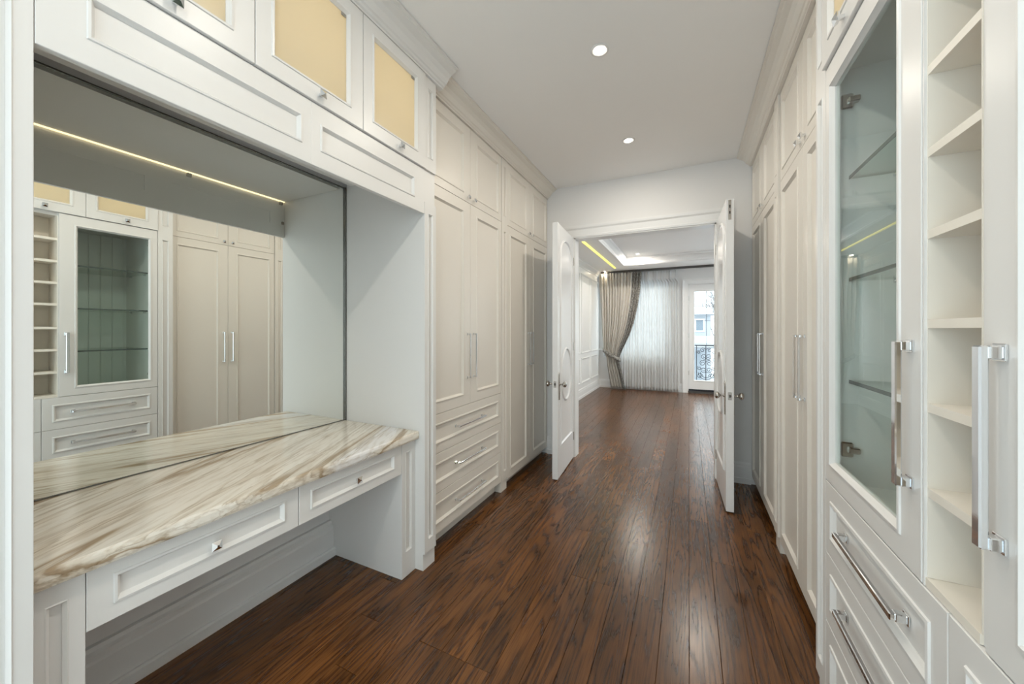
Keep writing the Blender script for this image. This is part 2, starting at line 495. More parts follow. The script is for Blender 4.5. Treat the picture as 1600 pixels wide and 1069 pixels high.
w2 = struct('added_window_2', wall_with_hole(-1.66, .54, YB - .1, YB - .04, .15, 2.85, -1.6, .48, .21, 2.79), M['white_frame'], 'wide tall window added unseen behind the viewpoint for daylight')  # added opening behind the camera, lets sky light fill the closet
for xx in (-.91, -.21): struct('mullion', WB(xx - .02, xx + .02, YB - .095, YB - .045, .21, 2.79), M['white_frame'], parent=w2)
struct('window_pane', WB(-1.6, .48, YB - .075, YB - .069, .21, 2.79), M['glass'], parent=w2)

# bedroom shell
bz = 2.85
struct('wall_bedroom_left', WB(BL - .1, BL, YE + .14, BY + .1, 0, CZ + .1), M['trim'], 'white panelled bedroom wall seen through the doorway')
bm = bmesh.new()
for a in ((YE + .14, 4.9, 0, CZ + .1), (8.5, BY + .1, 0, CZ + .1), (4.9, 8.5, 0, .5), (4.9, 8.5, 2.6, CZ + .1)): box(bm, ident, BR_, BR_ + .1, a[0], a[1], a[2], a[3])
struct('wall_bedroom_right', bm, M['wall'], 'right-hand bedroom wall out of view')
bm = bmesh.new()
for a in ((4.9, 4.96, .5, 2.6), (8.44, 8.5, .5, 2.6), (6.07, 6.11, .56, 2.54), (7.29, 7.33, .56, 2.54), (4.96, 8.44, .5, .56), (4.96, 8.44, 2.54, 2.6)): box(bm, ident, BR_ + .03, BR_ + .08, a[0], a[1], a[2], a[3])
w4 = struct('added_window_4', bm, M['white_frame'], 'wide window added for daylight on the bedroom right, out of view')  # added out of view to bring more daylight into the bedroom
struct('window_pane', WB(BR_ + .052, BR_ + .058, 4.96, 8.44, .56, 2.54), M['glass'], parent=w4)
WX0, WX1, WZ0, WZ1 = -1.92, -.42, .76, 2.55       # window behind the sheer
PX0, PX1, PZ = 0.0, 0.72, 2.46                    # balcony door
bm = bmesh.new()
yb0, yb1 = BY, BY + .2
for a in ((BL - .1, WX0, 0, CZ + .1), (WX0, WX1, 0, WZ0), (WX0, WX1, WZ1, CZ + .1), (WX1, PX0 - .02, 0, CZ + .1), (PX0 - .02, PX1 + .02, PZ + .02, CZ + .1), (PX1 + .02, 1.1, 0, CZ + .1), (1.1, 2.7, 0, WZ0), (1.1, 2.7, WZ1, CZ + .1), (2.7, BR_ + .1, 0, CZ + .1)):
    box(bm, ident, a[0], a[1], yb0, yb1, a[2], a[3])
struct('wall_bedroom_far', bm, M['wall'], 'far bedroom wall with the curtained window and balcony door')
# tray ceiling
TX0, TX1, TY0, TY1, TZ = -1.30, 2.4, 5.0, 8.32, 3.0
bm = bmesh.new()
box(bm, ident, BL - .1, TX0, YE + .14, BY + .1, bz, bz + .3)
box(bm, ident, TX1, BR_ + .1, YE + .14, BY + .1, bz, bz + .3)
box(bm, ident, TX0, TX1, YE + .14, TY0, bz, bz + .3)
box(bm, ident, TX0, TX1, TY1, BY + .1, bz, bz + .3)
box(bm, ident, TX0 - .05, TX1 + .05, TY0 - .05, TY1 + .05, TZ, TZ + .15)
struct('ceiling_bedroom', bm, M['ceil'], 'white tray ceiling of the bedroom beyond the doorway')
FX = lambda s, d, z: (s, d, z)
# tray moulding: cove running round the opening
cove = [(0, bz - .004), (.012, bz - .02), (.035, bz - .02), (.045, bz), (.02, bz + .035), (.035, bz + .06), (.075, bz + .10), (.10, bz + .115), (.10, TZ), (-.02, TZ)]
bm = bmesh.new()
rect = [(TX0, TY0), (TX1, TY0), (TX1, TY1), (TX0, TY1)]
sweep(bm, rect, cove, lambda s, d, z: (s, z, d))
struct('trim_1', bm, M['trim'], 'stepped white moulding round the bedroom tray ceiling')
# bedroom crown at the walls
bm = extrude_y([(0, bz - .11), (.012, bz - .11), (.016, bz - .09), (.03, bz - .07), (.07, bz - .035), (.085, bz - .03), (.085, bz), (0, bz)], YE + .14, BY, FL(BL))
struct('trim_2', bm, M['trim'], 'white crown along the panelled bedroom wall')
# bedroom wall panels (raised mouldings)
PF = [(-.018, 0), (-.018, .008), (-.008, .016), (.006, .012), (.018, .006), (.018, 0)]
for i, (a, b) in enumerate(((4.45, 5.35), (5.50, 6.40), (6.55, 7.45), (7.60, 8.30), (8.42, 9.12))):
    for z0, z1 in ((.32, .82), (.95, 2.60)):
        bm = sweep(bmesh.new(), [(a, z0), (b, z0), (b, z1), (a, z1)], PF, FL(BL))
        struct('panel_moulding', bm, M['trim'], parent=bpy.data.objects['wall_bedroom_left'])
base_prof = [(0, 0), (.022, 0), (.022, .05), (.016, .055), (.016, .15), (.012, .165), (.012, .18), (.006, .20), (0, .20)]
struct('baseboard_bedroom_left', extrude_y(base_prof, YE + .14, BY - .022, FL(BL)), M['trim'], 'tall white baseboard along panelled bedroom wall')
bm = extrude_y(base_prof, BL, WX1 + .28, FE(BY))
struct('baseboard_bedroom_far', bm, M['trim'], 'white baseboard under the bedroom window')

# end wall: casing, jamb, baseboards
cas = [(0, 0), (0, .012), (.018, .016), (.03, .012), (.085, .018), (.10, .030), (.118, .034), (.13, .034), (.13, 0)]
def casing(x0, x1, z1, F, prof=cas):
    bm = bmesh.new()
    return sweep(bm, [(x1, 0), (x1, z1), (x0, z1), (x0, 0)], [(-o, d) for o, d in prof], F, closed=False)
struct('trim_3', casing(DX0, DX1, DZ, FE(YE)), M['trim'], 'stepped white casing round the double doorway')
struct('trim_4', casing(DX0, DX1, DZ, FE(YE + .14, 1)), M['trim'], 'casing round the double doorway on the bedroom side')
bm = bmesh.new()
box(bm, ident, DX0, DX0 + .012, YE - .001, YE + .141, 0, DZ); box(bm, ident, DX1 - .012, DX1, YE - .001, YE + .141, 0, DZ); box(bm, ident, DX0, DX1, YE - .001, YE + .141, DZ - .012, DZ)
struct('trim_5', bm, M['trim'], 'white jamb lining inside the double doorway')
struct('baseboard_left', extrude_y(base_prof, -1.485, DX0 - .131, FE(YE)), M['trim'], 'white baseboard between left wardrobe and doorway')
struct('baseboard_right', extrude_y(base_prof, DX1 + .131, .522, FE(YE)), M['trim'], 'white baseboard between doorway and right wardrobe')
# vanity wall baseboard
bvan = [(0, 0), (.060, 0), (.060, .045), (.05, .052), (.042, .052), (.042, .16), (.036, .17), (.036, .19), (.025, .2), (.02, .215), (0, .215)]
struct('baseboard_vanity', extrude_y(bvan, .403, 1.631, FL(XL)), M['trim'], 'tall stepped baseboard in the vanity knee space')

# crown mouldings
def crown(z0, out=.115):
    h = CZ - z0; k = out / .115
    return [(-.02, z0), (.012 * k, z0), (.012 * k, z0 + .010), (.020 * k, z0 + .014), (.026 * k, z0 + .022), (.034 * k, z0 + .026), (.040 * k, z0 + .034), (.050 * k, z0 + .052), (.068 * k, z0 + .070), (.090 * k, z0 + .079), (.096 * k, z0 + .082), (.100 * k, z0 + .090), (.115 * k, z0 + .093), (.115 * k, CZ - .0015), (-.02, CZ - .0015)]
struct('trim_6', extrude_y(crown(2.957), 1.857, YE - .001, FL(-1.485)), M['cab'], 'cream crown above the left wardrobes')
struct('trim_7', extrude_y(crown(2.957, .128), .10, 1.912, FL(-1.414)), M['cabw'], 'deeper crown over the vanity cupboards with cut return end')
struct('trim_8', extrude_y(crown(2.957), 1.841, YE - .001, FR(.522)), M['cab'], 'cream crown above the right wardrobes')
struct('trim_9', extrude_y(crown(2.957, .128), .10, 1.90, FR(.455)), M['cabw'], 'deeper crown over the right display cabinet')

# ------------------------------------------------------------------ the double doors
def ellipse_pts(cx, cz, rx, rz, n=36): return [(cx + rx * math.cos(2 * PI * k / n), cz + rz * math.sin(2 * PI * k / n)) for k in range(n)]
def arch_path(s0, s1, z0, z1, rise, n=14):
    c = (s0 + s1) / 2; r = (s1 - s0) / 2
    p = [(s0, z0), (s1, z0)]
    for k in range(n + 1):
        a = PI * k / n
        p.append((c + r * math.cos(a), z1 - rise + rise * math.sin(a)))
    return p
def door_leaf(name, label, hinge, near, side):
    """side +1: the face shown looks to +x; leaf drawn from hinge line to near end (plan points of the shown face)"""
    H = Vector(hinge); N = Vector(near); u = (N - H); Ln = u.length; u.normalize()
    n = Vector((-u.y, u.x));
    if n.x * side < 0: n = -n
    F = lambda s, d, z: (H.x + u.x * s + n.x * d, H.y + u.y * s + n.y * d, z)
    Z0, Z1, TH = .012, 2.462, .055
    bm = B(F, 0, Ln, -TH, 0, Z0, Z1, bev=.002)
    leaf = struct(name, bm, M['door'], label, loc=(H.x, H.y, 0))
    prof = [(-.016, 0.0002), (-.016, .003), (-.009, .010), (0, .012), (.006, .007), (.011, .0015), (.016, .0002)]
    for face, dd, sg in (('front', 0, 1), ('back', -TH, -1)):
        G = lambda s, d, z, dd=dd, sg=sg: F(s, dd + sg * d, z)
        bm = sweep(bmesh.new(), arch_path(.10, Ln - .10, .32, 2.34, .17), prof, G)
        struct('panel_moulding', bm, M['door'], parent=leaf)
        bm = sweep(bmesh.new(), ellipse_pts(Ln / 2, .985, .205, .258), prof, G)
        struct('oval_moulding', bm, M['door'], parent=leaf)
        # escutcheon plate and knob
        sp = Ln - .045
        bm = bmesh.new()
        pts = [(sp - .016, .765), (sp + .016, .765), (sp + .016, .99), (sp + .010, 1.015), (sp, 1.03), (sp - .010, 1.015), (sp - .016, .99)]
        a = [bm.verts.new(G(s, .0005, z)) for s, z in pts]; b = [bm.verts.new(G(sp + (s - sp) * .8, .006, z)) for s, z in pts]
        for k in range(len(pts)): bm.faces.new((a[k], a[(k + 1) % len(pts)], b[(k + 1) % len(pts)], b[k]))
        bm.faces.new(a); bm.faces.new(b)
        struct('escutcheon_plate', bm, M['nickel'], parent=leaf)
        bm = bmesh.new()
        loops = []
        for r, h in ((.013, .005), (.013, .010), (.008, .014), (.007, .032), (.016, .038), (.026, .046), (.029, .056), (.026, .066), (.014, .073)):
            loops.append([bm.verts.new(G(sp + r * math.cos(2 * PI * k / 20), h, .915 + r * math.sin(2 * PI * k / 20))) for k in range(20)])
        for p, q in zip(loops, loops[1:]):
            for k in range(20): bm.faces.new((p[k], p[(k + 1) % 20], q[(k + 1) % 20], q[k]))
        bm.faces.new(loops[0]); bm.faces.new(loops[-1])
        struct('door_knob', bm, M['nickel'], parent=leaf, smooth=True)
    # lock face on the meeting edge
    E = lambda s, d, z: F(Ln + d, s, z)
    lp = struct('latch_plate', B(E, -.040, -.015, .0002, .003, .888, .948, bev=.001), M['nickel'], parent=leaf)
    struct('latch_bolt', B(E, -.034, -.021, .003, .008, .908, .928, bev=.001), M['dark'], parent=leaf)
    return leaf, E
d1, E1 = door_leaf('door_1', 'left leaf of the open white double doors, oval bead panel', (-1.163, 4.005), (-1.119, 3.335), 1)
d2, E2 = door_leaf('door_2', 'right leaf of the open white double doors, seen nearly edge on', (.238, 4.005), (.264, 3.332), -1)
bm = bmesh.new()
box(bm, E2, -.036, -.016, .0002, .003, 2.30, 2.455)
struct('flush_bolt', bm, M['nickel'], parent=d2)
struct('flush_bolt_slot', B(E2, -.031, -.021, .0031, .005, 2.345, 2.415), M['dark'], parent=d2)
struct('flush_bolt_lever', B(E2, -.029, -.023, .005, .009, 2.365, 2.39), M['chrome'], parent=d2)
for leaf, hx in ((d1, -1.163), (d2, .238)):
    for zz in (.25, 1.25, 2.2):
        struct('hinge', lathe(bmesh.new(), [(.006, -.045), (.006, .045)], (hx + (.0 if leaf is d1 else 0), 4.016, zz), 'z', 10), M['nickel'], parent=leaf)

# ------------------------------------------------------------------ left wardrobes
XA, XW = -1.485, -1.414           # wardrobe fronts, vanity-section fronts on the left
RA, RW = .522, .455               # the same on the right
def post(name, label, F, y0, y1, zb, zt, breaks, m, depth, group=None, floor_loc=None):
    """panelled pilaster: shaft with recessed fields between the breaks"""
    x, y, _ = F((y0 + y1) / 2, 0, 0)
    t = thing(name, label, 'pilaster', (x, y, 0), group)
    obj('shaft', B(F, y0, y1, -depth, -.012, zb, zt), m, t)
    w = .030
    for z0, z1 in breaks:
        bm = rings(bmesh.new(), F, [(y0, y1, z0, z1, -.0118), (y0, y1, z0, z1, -.001), (y0 + .001, y1 - .001, z0, z1, 0),
                                    (y0 + w, y1 - w, z0 + .075, z1 - .06, 0), (y0 + w + .003, y1 - w - .003, z0 + .078, z1 - .063, .003), (y0 + w + .010, y1 - w - .010, z0 + .085, z1 - .07, -.006), (y0 + w + .010, y1 - w - .010, z0 + .085, z1 - .07, -.0118)], close=True)
        obj('panelled_face', bm, m, t)
    return t

def wardrobe(label, F, xw, y0, y1, drawers, m, side, far=False, flip=False):
    x, y, _ = F((y0 + y1) / 2, -.3, 0)
    t = thing('wardrobe_cabinet', label, 'wardrobe', (x, y, 0), 'built-in wardrobes along the passage')
    ym = (y0 + y1) / 2
    FB = lambda s, d, z: F(s, d - T - .002, z)       # carcass face sits behind the fronts
    FD = lambda s, d, z: F(s, d - T, z)
    depth = abs(xw) - .03
    obj('carcass', B(FB, y0, y1, -(depth), 0, .095, 2.956), m, t)
    obj('toe_kick', B(FB, y0 + .002, y1 - .002, -(depth) + .1, -.045, .0, .095), m, t)
    g = .0015
    so, si, bt = .052, .088, .068
    zl = .884 if drawers else .075
    def pair(z0, z1, w_bot, w_top, hz, kind):
        for a, b, near in ((y0 + .004, ym - g, True), (ym + g, y1 - .004, False)):
            w = (so, si, w_bot, w_top) if near else (si, so, w_bot, w_top)
            f = panel_front('door', t, FD, a, b, z0 + g, z1 - g, w, m)
            sk = (ym - .042) if near else (ym + .042)
            if kind == 'bar': bar_pull(f, FD, sk, sk, 1.078, 1.412, T, bar=.013, post=.013, out=.032, thick=.010)
            else: knob(f, FD, sk, z0 + .037, T, .026)
    pair(zl, 2.388, .072, .070, None, 'bar')
    pair(2.388, 2.955, .055, .070, None, 'knob')
    if drawers:
        for z0, z1 in ((.10, .365), (.365, .625), (.625, .884)):
            f = panel_front('drawer', t, FD, y0 + .004, y1 - .004, z0 + g, z1 - g, (.055, .055, .060, .060), m, bead=.022)
            bar_pull(f, FD, ym - .19, ym + .19, (z0 + z1) / 2, (z0 + z1) / 2, T - .009, False, bar=.013, post=.013, out=.042, thick=.010)
    return t
FLA, FRA = FL(XA), FR(RA + .009)
wardrobe('tall cream wardrobe with three drawers under its doors, just past the vanity', FLA, 2.09 - 1.485, 1.858, 2.880, True, M['cab'], 'L')
wardrobe('tall cream wardrobe with full-height doors behind the left open door leaf', FLA, 2.09 - 1.485, 2.996, 4.046, False, M['cab'], 'L')
wardrobe('tall cream wardrobe with full-height doors next to the glass display cabinet', FRA, 1.07 - .533, 1.842, 2.880, False, M['cab'], 'R')
wardrobe('tall cream wardrobe in the far right corner behind the right door leaf', FRA, 1.07 - .533, 2.996, 4.046, False, M['cab'], 'R')
post('pilaster', 'slim cream pilaster between the two left wardrobes', FL(XA + .004), 2.882, 2.994, 0, 2.956, ((0.10, 2.375), (2.375, 2.955)), M['cab'], .55)
post('pilaster', 'slim cream pilaster between the two right wardrobes', FR(RA - .004), 2.882, 2.994, 0, 2.956, ((0.10, 2.375), (2.375, 2.955)), M['cab'], .50)
post('pilaster', 'white panelled pilaster at the far end of the vanity', FL(XW), 1.747, 1.856, 0, 2.956, ((.10, 2.20), (2.40, 2.955)), M['cabw'], .655)
post('pilaster', 'white panelled pilaster at the left edge, nearest the viewpoint', FL(XW), .185, .299, 0, 2.956, ((.10, 2.955),), M['cabw'], .655)
post('pilaster', 'white panelled pilaster between glass display cabinet and right wardrobe', FR(RW), 1.724, 1.838, 0, 2.956, ((.10, 2.375), (2.375, 2.955)), M['cabw'], .60)

# ------------------------------------------------------------------ vanity
FV = FL(XA)
van = thing('vanity_cabinet', 'white vanity base with two knobbed drawers over an open knee space', 'vanity', (-1.78, 1.02, 0))
for a, b, nm in ((.300, .402, 'n'), (1.632, 1.746, 'f')):
    obj('side_panel', B(FV, a, b, -.604, -.012, 0, .781), M['cabw'], van)
    w = .030
    z0, z1 = 0, .781
    bm = rings(bmesh.new(), FV, [(a, b, z0, z1, -.0118), (a, b, z0, z1, -.001), (a + .001, b - .001, z0, z1, 0), (a + w, b - w, .14, z1 - .055, 0), (a + w + .003, b - w - .003, .143, z1 - .058, .002), (a + w + .010, b - w - .010, .15, z1 - .065, -.006), (a + w + .010, b - w - .010, .15, z1 - .065, -.0118)], close=True)
    obj('panelled_face', bm, M['cabw'], van)
obj('apron', B(FV, .403, 1.631, -.50, -T - .001, .640, .781), M['cabw'], van)
FVD = lambda s, d, z: FV(s, d - T, z)
for a, b, ks in ((.404, 1.0105, .707), (1.0135, 1.630, 1.322)):
    f = panel_front('drawer', van, FVD, a, b, .610, .779, (.052, .055, .045, .037), M['cabw'], bead=.017)
    knob(f, FVD, ks, .692, T - .009, .031)
# countertop, bullnose front
pr = [(-.600, .783), (.020, .783), (.028, .787), (.031, .797), (.031, .818), (.028, .828), (.020, .832), (-.600, .832)]
ct = obj('countertop', extrude_y(pr, .3005, 1.7445, FV), M['marble'], loc=(-1.76, 1.02, .783))
tag(ct, 'thick cream marble countertop with slanting brown veins on the vanity', 'countertop')
# mirror
mir = thing('wall_mirror', 'large frameless mirror filling the vanity alcove above the marble', 'mirror', (-2.08, 1.02, .834))
obj('mirror_glass', WB(-2.0888, -2.082, .302, 1.744, .8345, 2.389), M['mirror'], mir)
bm = bmesh.new()
box(bm, ident, -2.0815, -2.070, 1.738, 1.7455, .834, 2.390); box(bm, ident, -2.0815, -2.070, .3005, .308, .834, 2.390)
box(bm, ident, -2.0815, -2.076, .308, 1.738, 2.3835, 2.390); box(bm, ident, -2.0815, -2.078, .308, 1.738, .8335, .837)
obj('edge_channel', bm, M['edge'], mir)

# overhead cupboards on the left: valance + three lit glass fronts
def overhead(label, F, lay, sgn, m, wallx):
    x, y, _ = F(1.02, -.3, 2.39)
    t = thing('overhead_cupboard', label, 'cupboard', (x, y, 2.39))
    y0, y1 = lay[0], lay[-1]
    dep = .60
    FD = lambda s, d, z, F=F: F(s, d - .010, z)
    F = lambda s, d, z, F=F: F(s, d - .012, z)
    bm = bmesh.new()
    box(bm, F, y0, y1, -dep, 0, 2.392, 2.412)          # bottom board
    box(bm, F, y0, y1, -dep, 0, 2.93, 2.956)           # top board
    obj('carcass', bm, m, t)
    bm = bmesh.new()
    box(bm, F, y0, y1, -dep, -dep + .02, 2.413, 2.929)
    for k, yy in enumerate(lay):
        lo = yy if k == 0 else yy - .012; hi = yy if k == len(lay) - 1 else yy + .012
        if k == 0: hi = yy + .02
        if k == len(lay) - 1: lo = yy - .02
        box(bm, F, lo, hi, -dep + .021, 0, 2.413, 2.929)
    obj('lining', bm, M['warmin'], t)
    for k, (a, b) in enumerate(zip(lay, lay[1:])):
        f = panel_front('door', t, FD, a + .0015, b - .0015, 2.394, 2.954, (.055, .068, .066, .058), m, bead=.019, fill='frost')
        knob(f, FD, (a + b) / 2 + (.015 if sgn > 0 else .015), 2.428, T, .030)
        obj('cup_hinge', B(FD, b - .118, b - .092, .011, .016, 2.86, 2.876, bev=.002), M['nickel'], f)
        obj('strip_light', B(F, a + .05, b - .05, -.045, -.03, 2.915, 2.928), M['ledw'], t)
        ld = bpy.data.lights.new('cupboard_strip', 'AREA'); ld.shape = 'RECTANGLE'; ld.size = .36; ld.size_y = .36
        ld.energy = CUP_W; ld.color = (1.0, .91, .75)
        lo = bpy.data.objects.new('cupboard_strip', ld); COL.objects.link(lo)
        cx, cy, cz = F((a + b) / 2, -.30, 2.905)
        lo.location = (cx, cy, cz); lo.rotation_euler = (0, R(25) * -sgn, R(0)); lo.rotation_euler.rotate_axis('Z', R(90))
    return t
lay = [.300, .792, 1.279, 1.744]
ovl = overhead('row of three lit glass-front cupboards over the vanity mirror', FL(XW), lay, 1, M['cabw'], XL)
FVW = FL(XW - .022)
f = obj('valance', frame_bm(FVW, .3005, 1.0185, 2.128, 2.391, (.084, .041, .070, .075), bead=.017), M['cabw'], ovl)
obj('panel', B(FVW, .40, .962, .004, .012, 2.21, 2.30), M['cabw'], f)
f = obj('valance', frame_bm(FVW, 1.0185, 1.7455, 2.128, 2.391, (.041, .087, .070, .075), bead=.017), M['cabw'], ovl)
obj('panel', B(FVW, 1.075, 1.643, .004, .012, 2.21, 2.30), M['cabw'], f)
obj('light_strip', WB(-1.4480, -1.4375, .31, 1.742, 2.3875, 2.3915), M['ledw'], ovl)
for yy in (1.16, 1.715):
    obj('cable_clip', WB(-1.452, -1.4372, yy - .012, yy + .012, 2.362, 2.384, bev=.002), M['nickel'], ovl)
obj('cable_clip', WB(-1.449, -1.4372, 1.72, 1.738, 2.22, 2.24, bev=.002), M['nickel'], ovl)
overhead('row of three lit glass-front cupboards above the right display cabinet', FR(RW), [.300, .77, 1.250, 1.722], -1, M['cabw'], XR)

# ------------------------------------------------------------------ display cabinet on the right
F = FR(RW)
F0 = F
FD = lambda s, d, z: F0(s, d - T, z)
F = lambda s, d, z: F0(s, d - T - .001, z)
dis = thing('display_cabinet', 'white display cabinet with a tall glass door, open cubbies and chrome-handled drawers', 'cabinet', (.75, 1.0, 0))
YA, YZ = .300, 1.722
C0, C1 = .934, 1.0985            # cubby opening
bm = bmesh.new()
dep = .605
box(bm, F, YA, YZ, -dep, -.0, .095, .115)
box(bm, F, YA, YZ, -dep, -.004, .868, .889)
box(bm, F, YA, YZ, -dep, -.0, 2.368, 2.391)
box(bm, F, YA, YA + .02, -dep, -.0, .115, 2.368)
box(bm, F, YZ - .02, YZ, -dep, -.0, .115, 2.368)
box(bm, F, 1.003, 1.023, -dep, -.02, .115, .868)
obj('carcass', bm, M['cabw'], dis)
obj('toe_kick', B(F, YA, YZ, -dep, -.06, 0, .095), M['cabw'], dis)
bm = bmesh.new()
box(bm, F, YA + .0205, C0 - .0205, -dep, -dep + .015, .8895, 2.3675); box(bm, F, C1 + .0055, YZ - .0205, -dep, -dep + .015, .8895, 2.3675)
obj('back_panel', bm, M['innerg'], dis)
# V-grooved boards on the cabinet back
k = C1 + .008
while k < YZ - .09:
    obj('grooved_board', B(F, k, k + .078, -dep + .0152, -dep + .021, .892, 2.365, bev=.003), M['innerg'], dis); k += .082
obj('upright', B(F, C0 - .019, C0, -.60, T - .008, .8895, 2.3675), M['cabw'], dis)
obj('upright', B(F, C1, C1 + .0045, -.60, T - .001, .8895, 2.3675), M['cabw'], dis)
obj('cubby_back', B(F, C0, C1, -.19, -.175, .8895, 2.3675), M['inner'], dis)
for nm, a, b in (('near', C0, C0 + .002), ('far', C1 - .002, C1)):
    obj('cubby_side', B(F, a, b, -.1745, T - .006, .9085, 2.3675), M['inner'], dis)
obj('cubby_base', B(F, C0, C1, -.1745, T - .003, .8895, .908), M['inner'], dis)
for zz in (1.082, 1.263, 1.443, 1.634, 1.809, 1.985, 2.165):
    obj('cubby_shelf', B(F, C0 + .0022, C1 - .0022, -.1745, T - .006, zz, zz + .0185), M['inner'], dis)
for (a, b, hs, w, hd) in ((1.1045, YZ - .0015, 1.146, (.0835, .043, .060, .075), 1), (YA + .0015, C0 - .0205, .876, (.043, .0695, .060, .075), -1)):
    f = panel_front('glass_door' if hd > 0 else 'door', dis, FD, a, b, .8915, 2.3895, w, M['cabw'], bead=.020, fill='glass' if hd > 0 else 'panel')
    bar_pull(f, FD, hs, hs, 1.083, 1.414, T, bar=.020, post=.022, out=.030, thick=.012)
    ss = b if hd > 0 else a
    for zz in (1.014, 2.249):
        bm = bmesh.new()
        q = -1 if hd > 0 else 1
        # concealed hinge: plate on the side wall and cup arm on the door
        s0, s1 = sorted((ss + q * .022, ss + q * .034))
        box(bm, F, s0, s1, -.046, -.012, zz - .026, zz + .026, bev=.004)
        s0, s1 = sorted((ss + q * .022, ss + q * .046))
        box(bm, F, s0, s1, -.062, -.03, zz - .010, zz + .010, bev=.003)
        obj('cup_hinge', bm, M['nickel'], f)
for a, b in ((C1 + .006, YZ - .022),):
    for zz in (1.250, 1.612, 1.975):
        o = obj('glass_shelf', B(F, a, b, -dep + .022, -.0385, zz, zz + .010), M['shelfglass'], dis)
        obj('polished_edge', B(F, a, b, -.038, -.0365, zz - .001, zz + .011), M['glassedge'], o)
        for d_ in (-.16, -.46):
            for e in ((b - .018, b + .0005), (a - .0005, a + .018)):
                obj('shelf_peg', B(F, e[0], e[1], d_ - .008, d_ + .008, zz - .012, zz - .0005, bev=.002), M['chrome'], o)
for a, b in ((1.0145, YZ - .0015), (YA + .0015, 1.0115)):
    for z0, z1 in ((.100, .378), (.378, .630), (.630, .889)):
        w = (.055, .050, .058, .058)
        f = panel_front('drawer', dis, FD, a, b, z0 + .0015, z1 - .0015, w, M['cabw'], bead=.022)
        c = (a + b) / 2
        bar_pull(f, FD, c - .195, c + .195, (z0 + z1) / 2, (z0 + z1) / 2, T - .009, False, bar=.018, post=.020, out=.036, thick=.012)

# ------------------------------------------------------------------ ceiling lights
def downlight(label, x, y, z, w, group, r=.052, lamp=True, col=(1.0, .93, .82)):
    t = thing('recessed_downlight', label, 'light', (x, y, z), group)
    obj('trim_ring', lathe(bmesh.new(), [(r * .72, -.0002), (r, -.0002), (r * .98, -.005), (r * .78, -.007), (r * .70, -.002)], (x, y, z), 'z', 32), M['trim'], t, smooth=True)
    obj('lens', lathe(bmesh.new(), [(r * .46, -.0021), (r * .46, -.009), (r * .3, -.012)], (x, y, z), 'z', 24), M['lamp'], t)
    if lamp:
        ld = bpy.data.lights.new('downlight_beam', 'AREA'); ld.shape = 'DISK'; ld.size = r * 1.4; ld.energy = w; ld.color = col
        lo = bpy.data.objects.new('downlight_beam', ld); COL.objects.link(lo); lo.location = (x, y, z - .016)
    return t
for y, lab in ((3.268, 'small recessed ceiling downlight nearest the doorway'), (2.14, 'bright recessed ceiling downlight, larger of the two in view'), (1.01, 'unseen recessed downlight added to the row over the vanity, out of frame'), (-.12, 'unseen recessed downlight added to the row just behind the viewpoint')):  # the two lamps out of frame are added for more light
    downlight(lab, -.464, y, CZ, POT_W, 'closet downlights')
downlight('recessed downlight in the bedroom tray ceiling', -.95, 7.95, TZ, BED_POT_W, 'bedroom downlights')
downlight('recessed downlight shining down the grey drape', -1.83, 9.0, bz, 0.5, 'bedroom downlights', r=.04, col=(1, .85, .6))
for k, (x, y) in enumerate(((.1, 5.8), (1.9, 5.8), (1.9, 7.95))):  # unseen lamps added to brighten the bedroom
    downlight(('unseen downlight added in the near left of the bedroom tray', 'unseen downlight added in the near right of the bedroom tray', 'unseen downlight added in the far right of the bedroom tray')[k], x, y, TZ, BED_POT_W, 'bedroom downlights')
# ------------------------------------------------------------------ bedroom: LED strip, curtains, balcony door
ls = obj('led_strip', WB(-1.538, -1.502, 5.2, 8.62, bz - .012, bz - .0005), M['led'], loc=(-1.52, 7, bz - .01))
tag(ls, 'yellow glowing LED strip along the left ceiling border of the bedroom', 'light')
cv = thing('added_cove_light', 'hidden LED strips added on the tray moulding ledge to brighten the bedroom ceiling', 'light', (.5, 6.7, bz + .06))  # added source, hidden from below, that lifts the tray ceiling
for nm, cx, cy, lx, ly in (('w', TX0 + .015, 6.66, .02, 3.1), ('e', TX1 - .015, 6.66, .02, 3.1), ('s', .55, TY0 + .015, 3.5, .02), ('n', .55, TY1 - .015, 3.5, .02)):
    obj('added_led_tape', WB(cx - lx / 2, cx + lx / 2, cy - ly / 2, cy + ly / 2, bz + .064, bz + .070), M['ledw'], cv)
    ld = bpy.data.lights.new('added_cove_glow', 'AREA'); ld.shape = 'RECTANGLE'; ld.size = lx; ld.size_y = ly; ld.energy = 6; ld.color = (1, .97, .93)
    lo = bpy.data.objects.new('added_cove_glow', ld); COL.objects.link(lo); lo.location = (cx, cy, bz + .073); lo.rotation_euler = (PI, 0, 0)
tr = thing('curtain_track', 'dark curtain track along the ceiling over the bedroom window', 'curtain track', (0, 9.08, 2.82))
obj('rail', WB(BL + .09, 2.9, 9.05, 9.12, 2.805, 2.8495), M['dark'], tr)
for k in range(16):
    obj('glider', WB(-1.93 + k * .06, -1.918 + k * .06, 9.079, 9.091, 2.796, 2.8048), M['nickel'], tr)

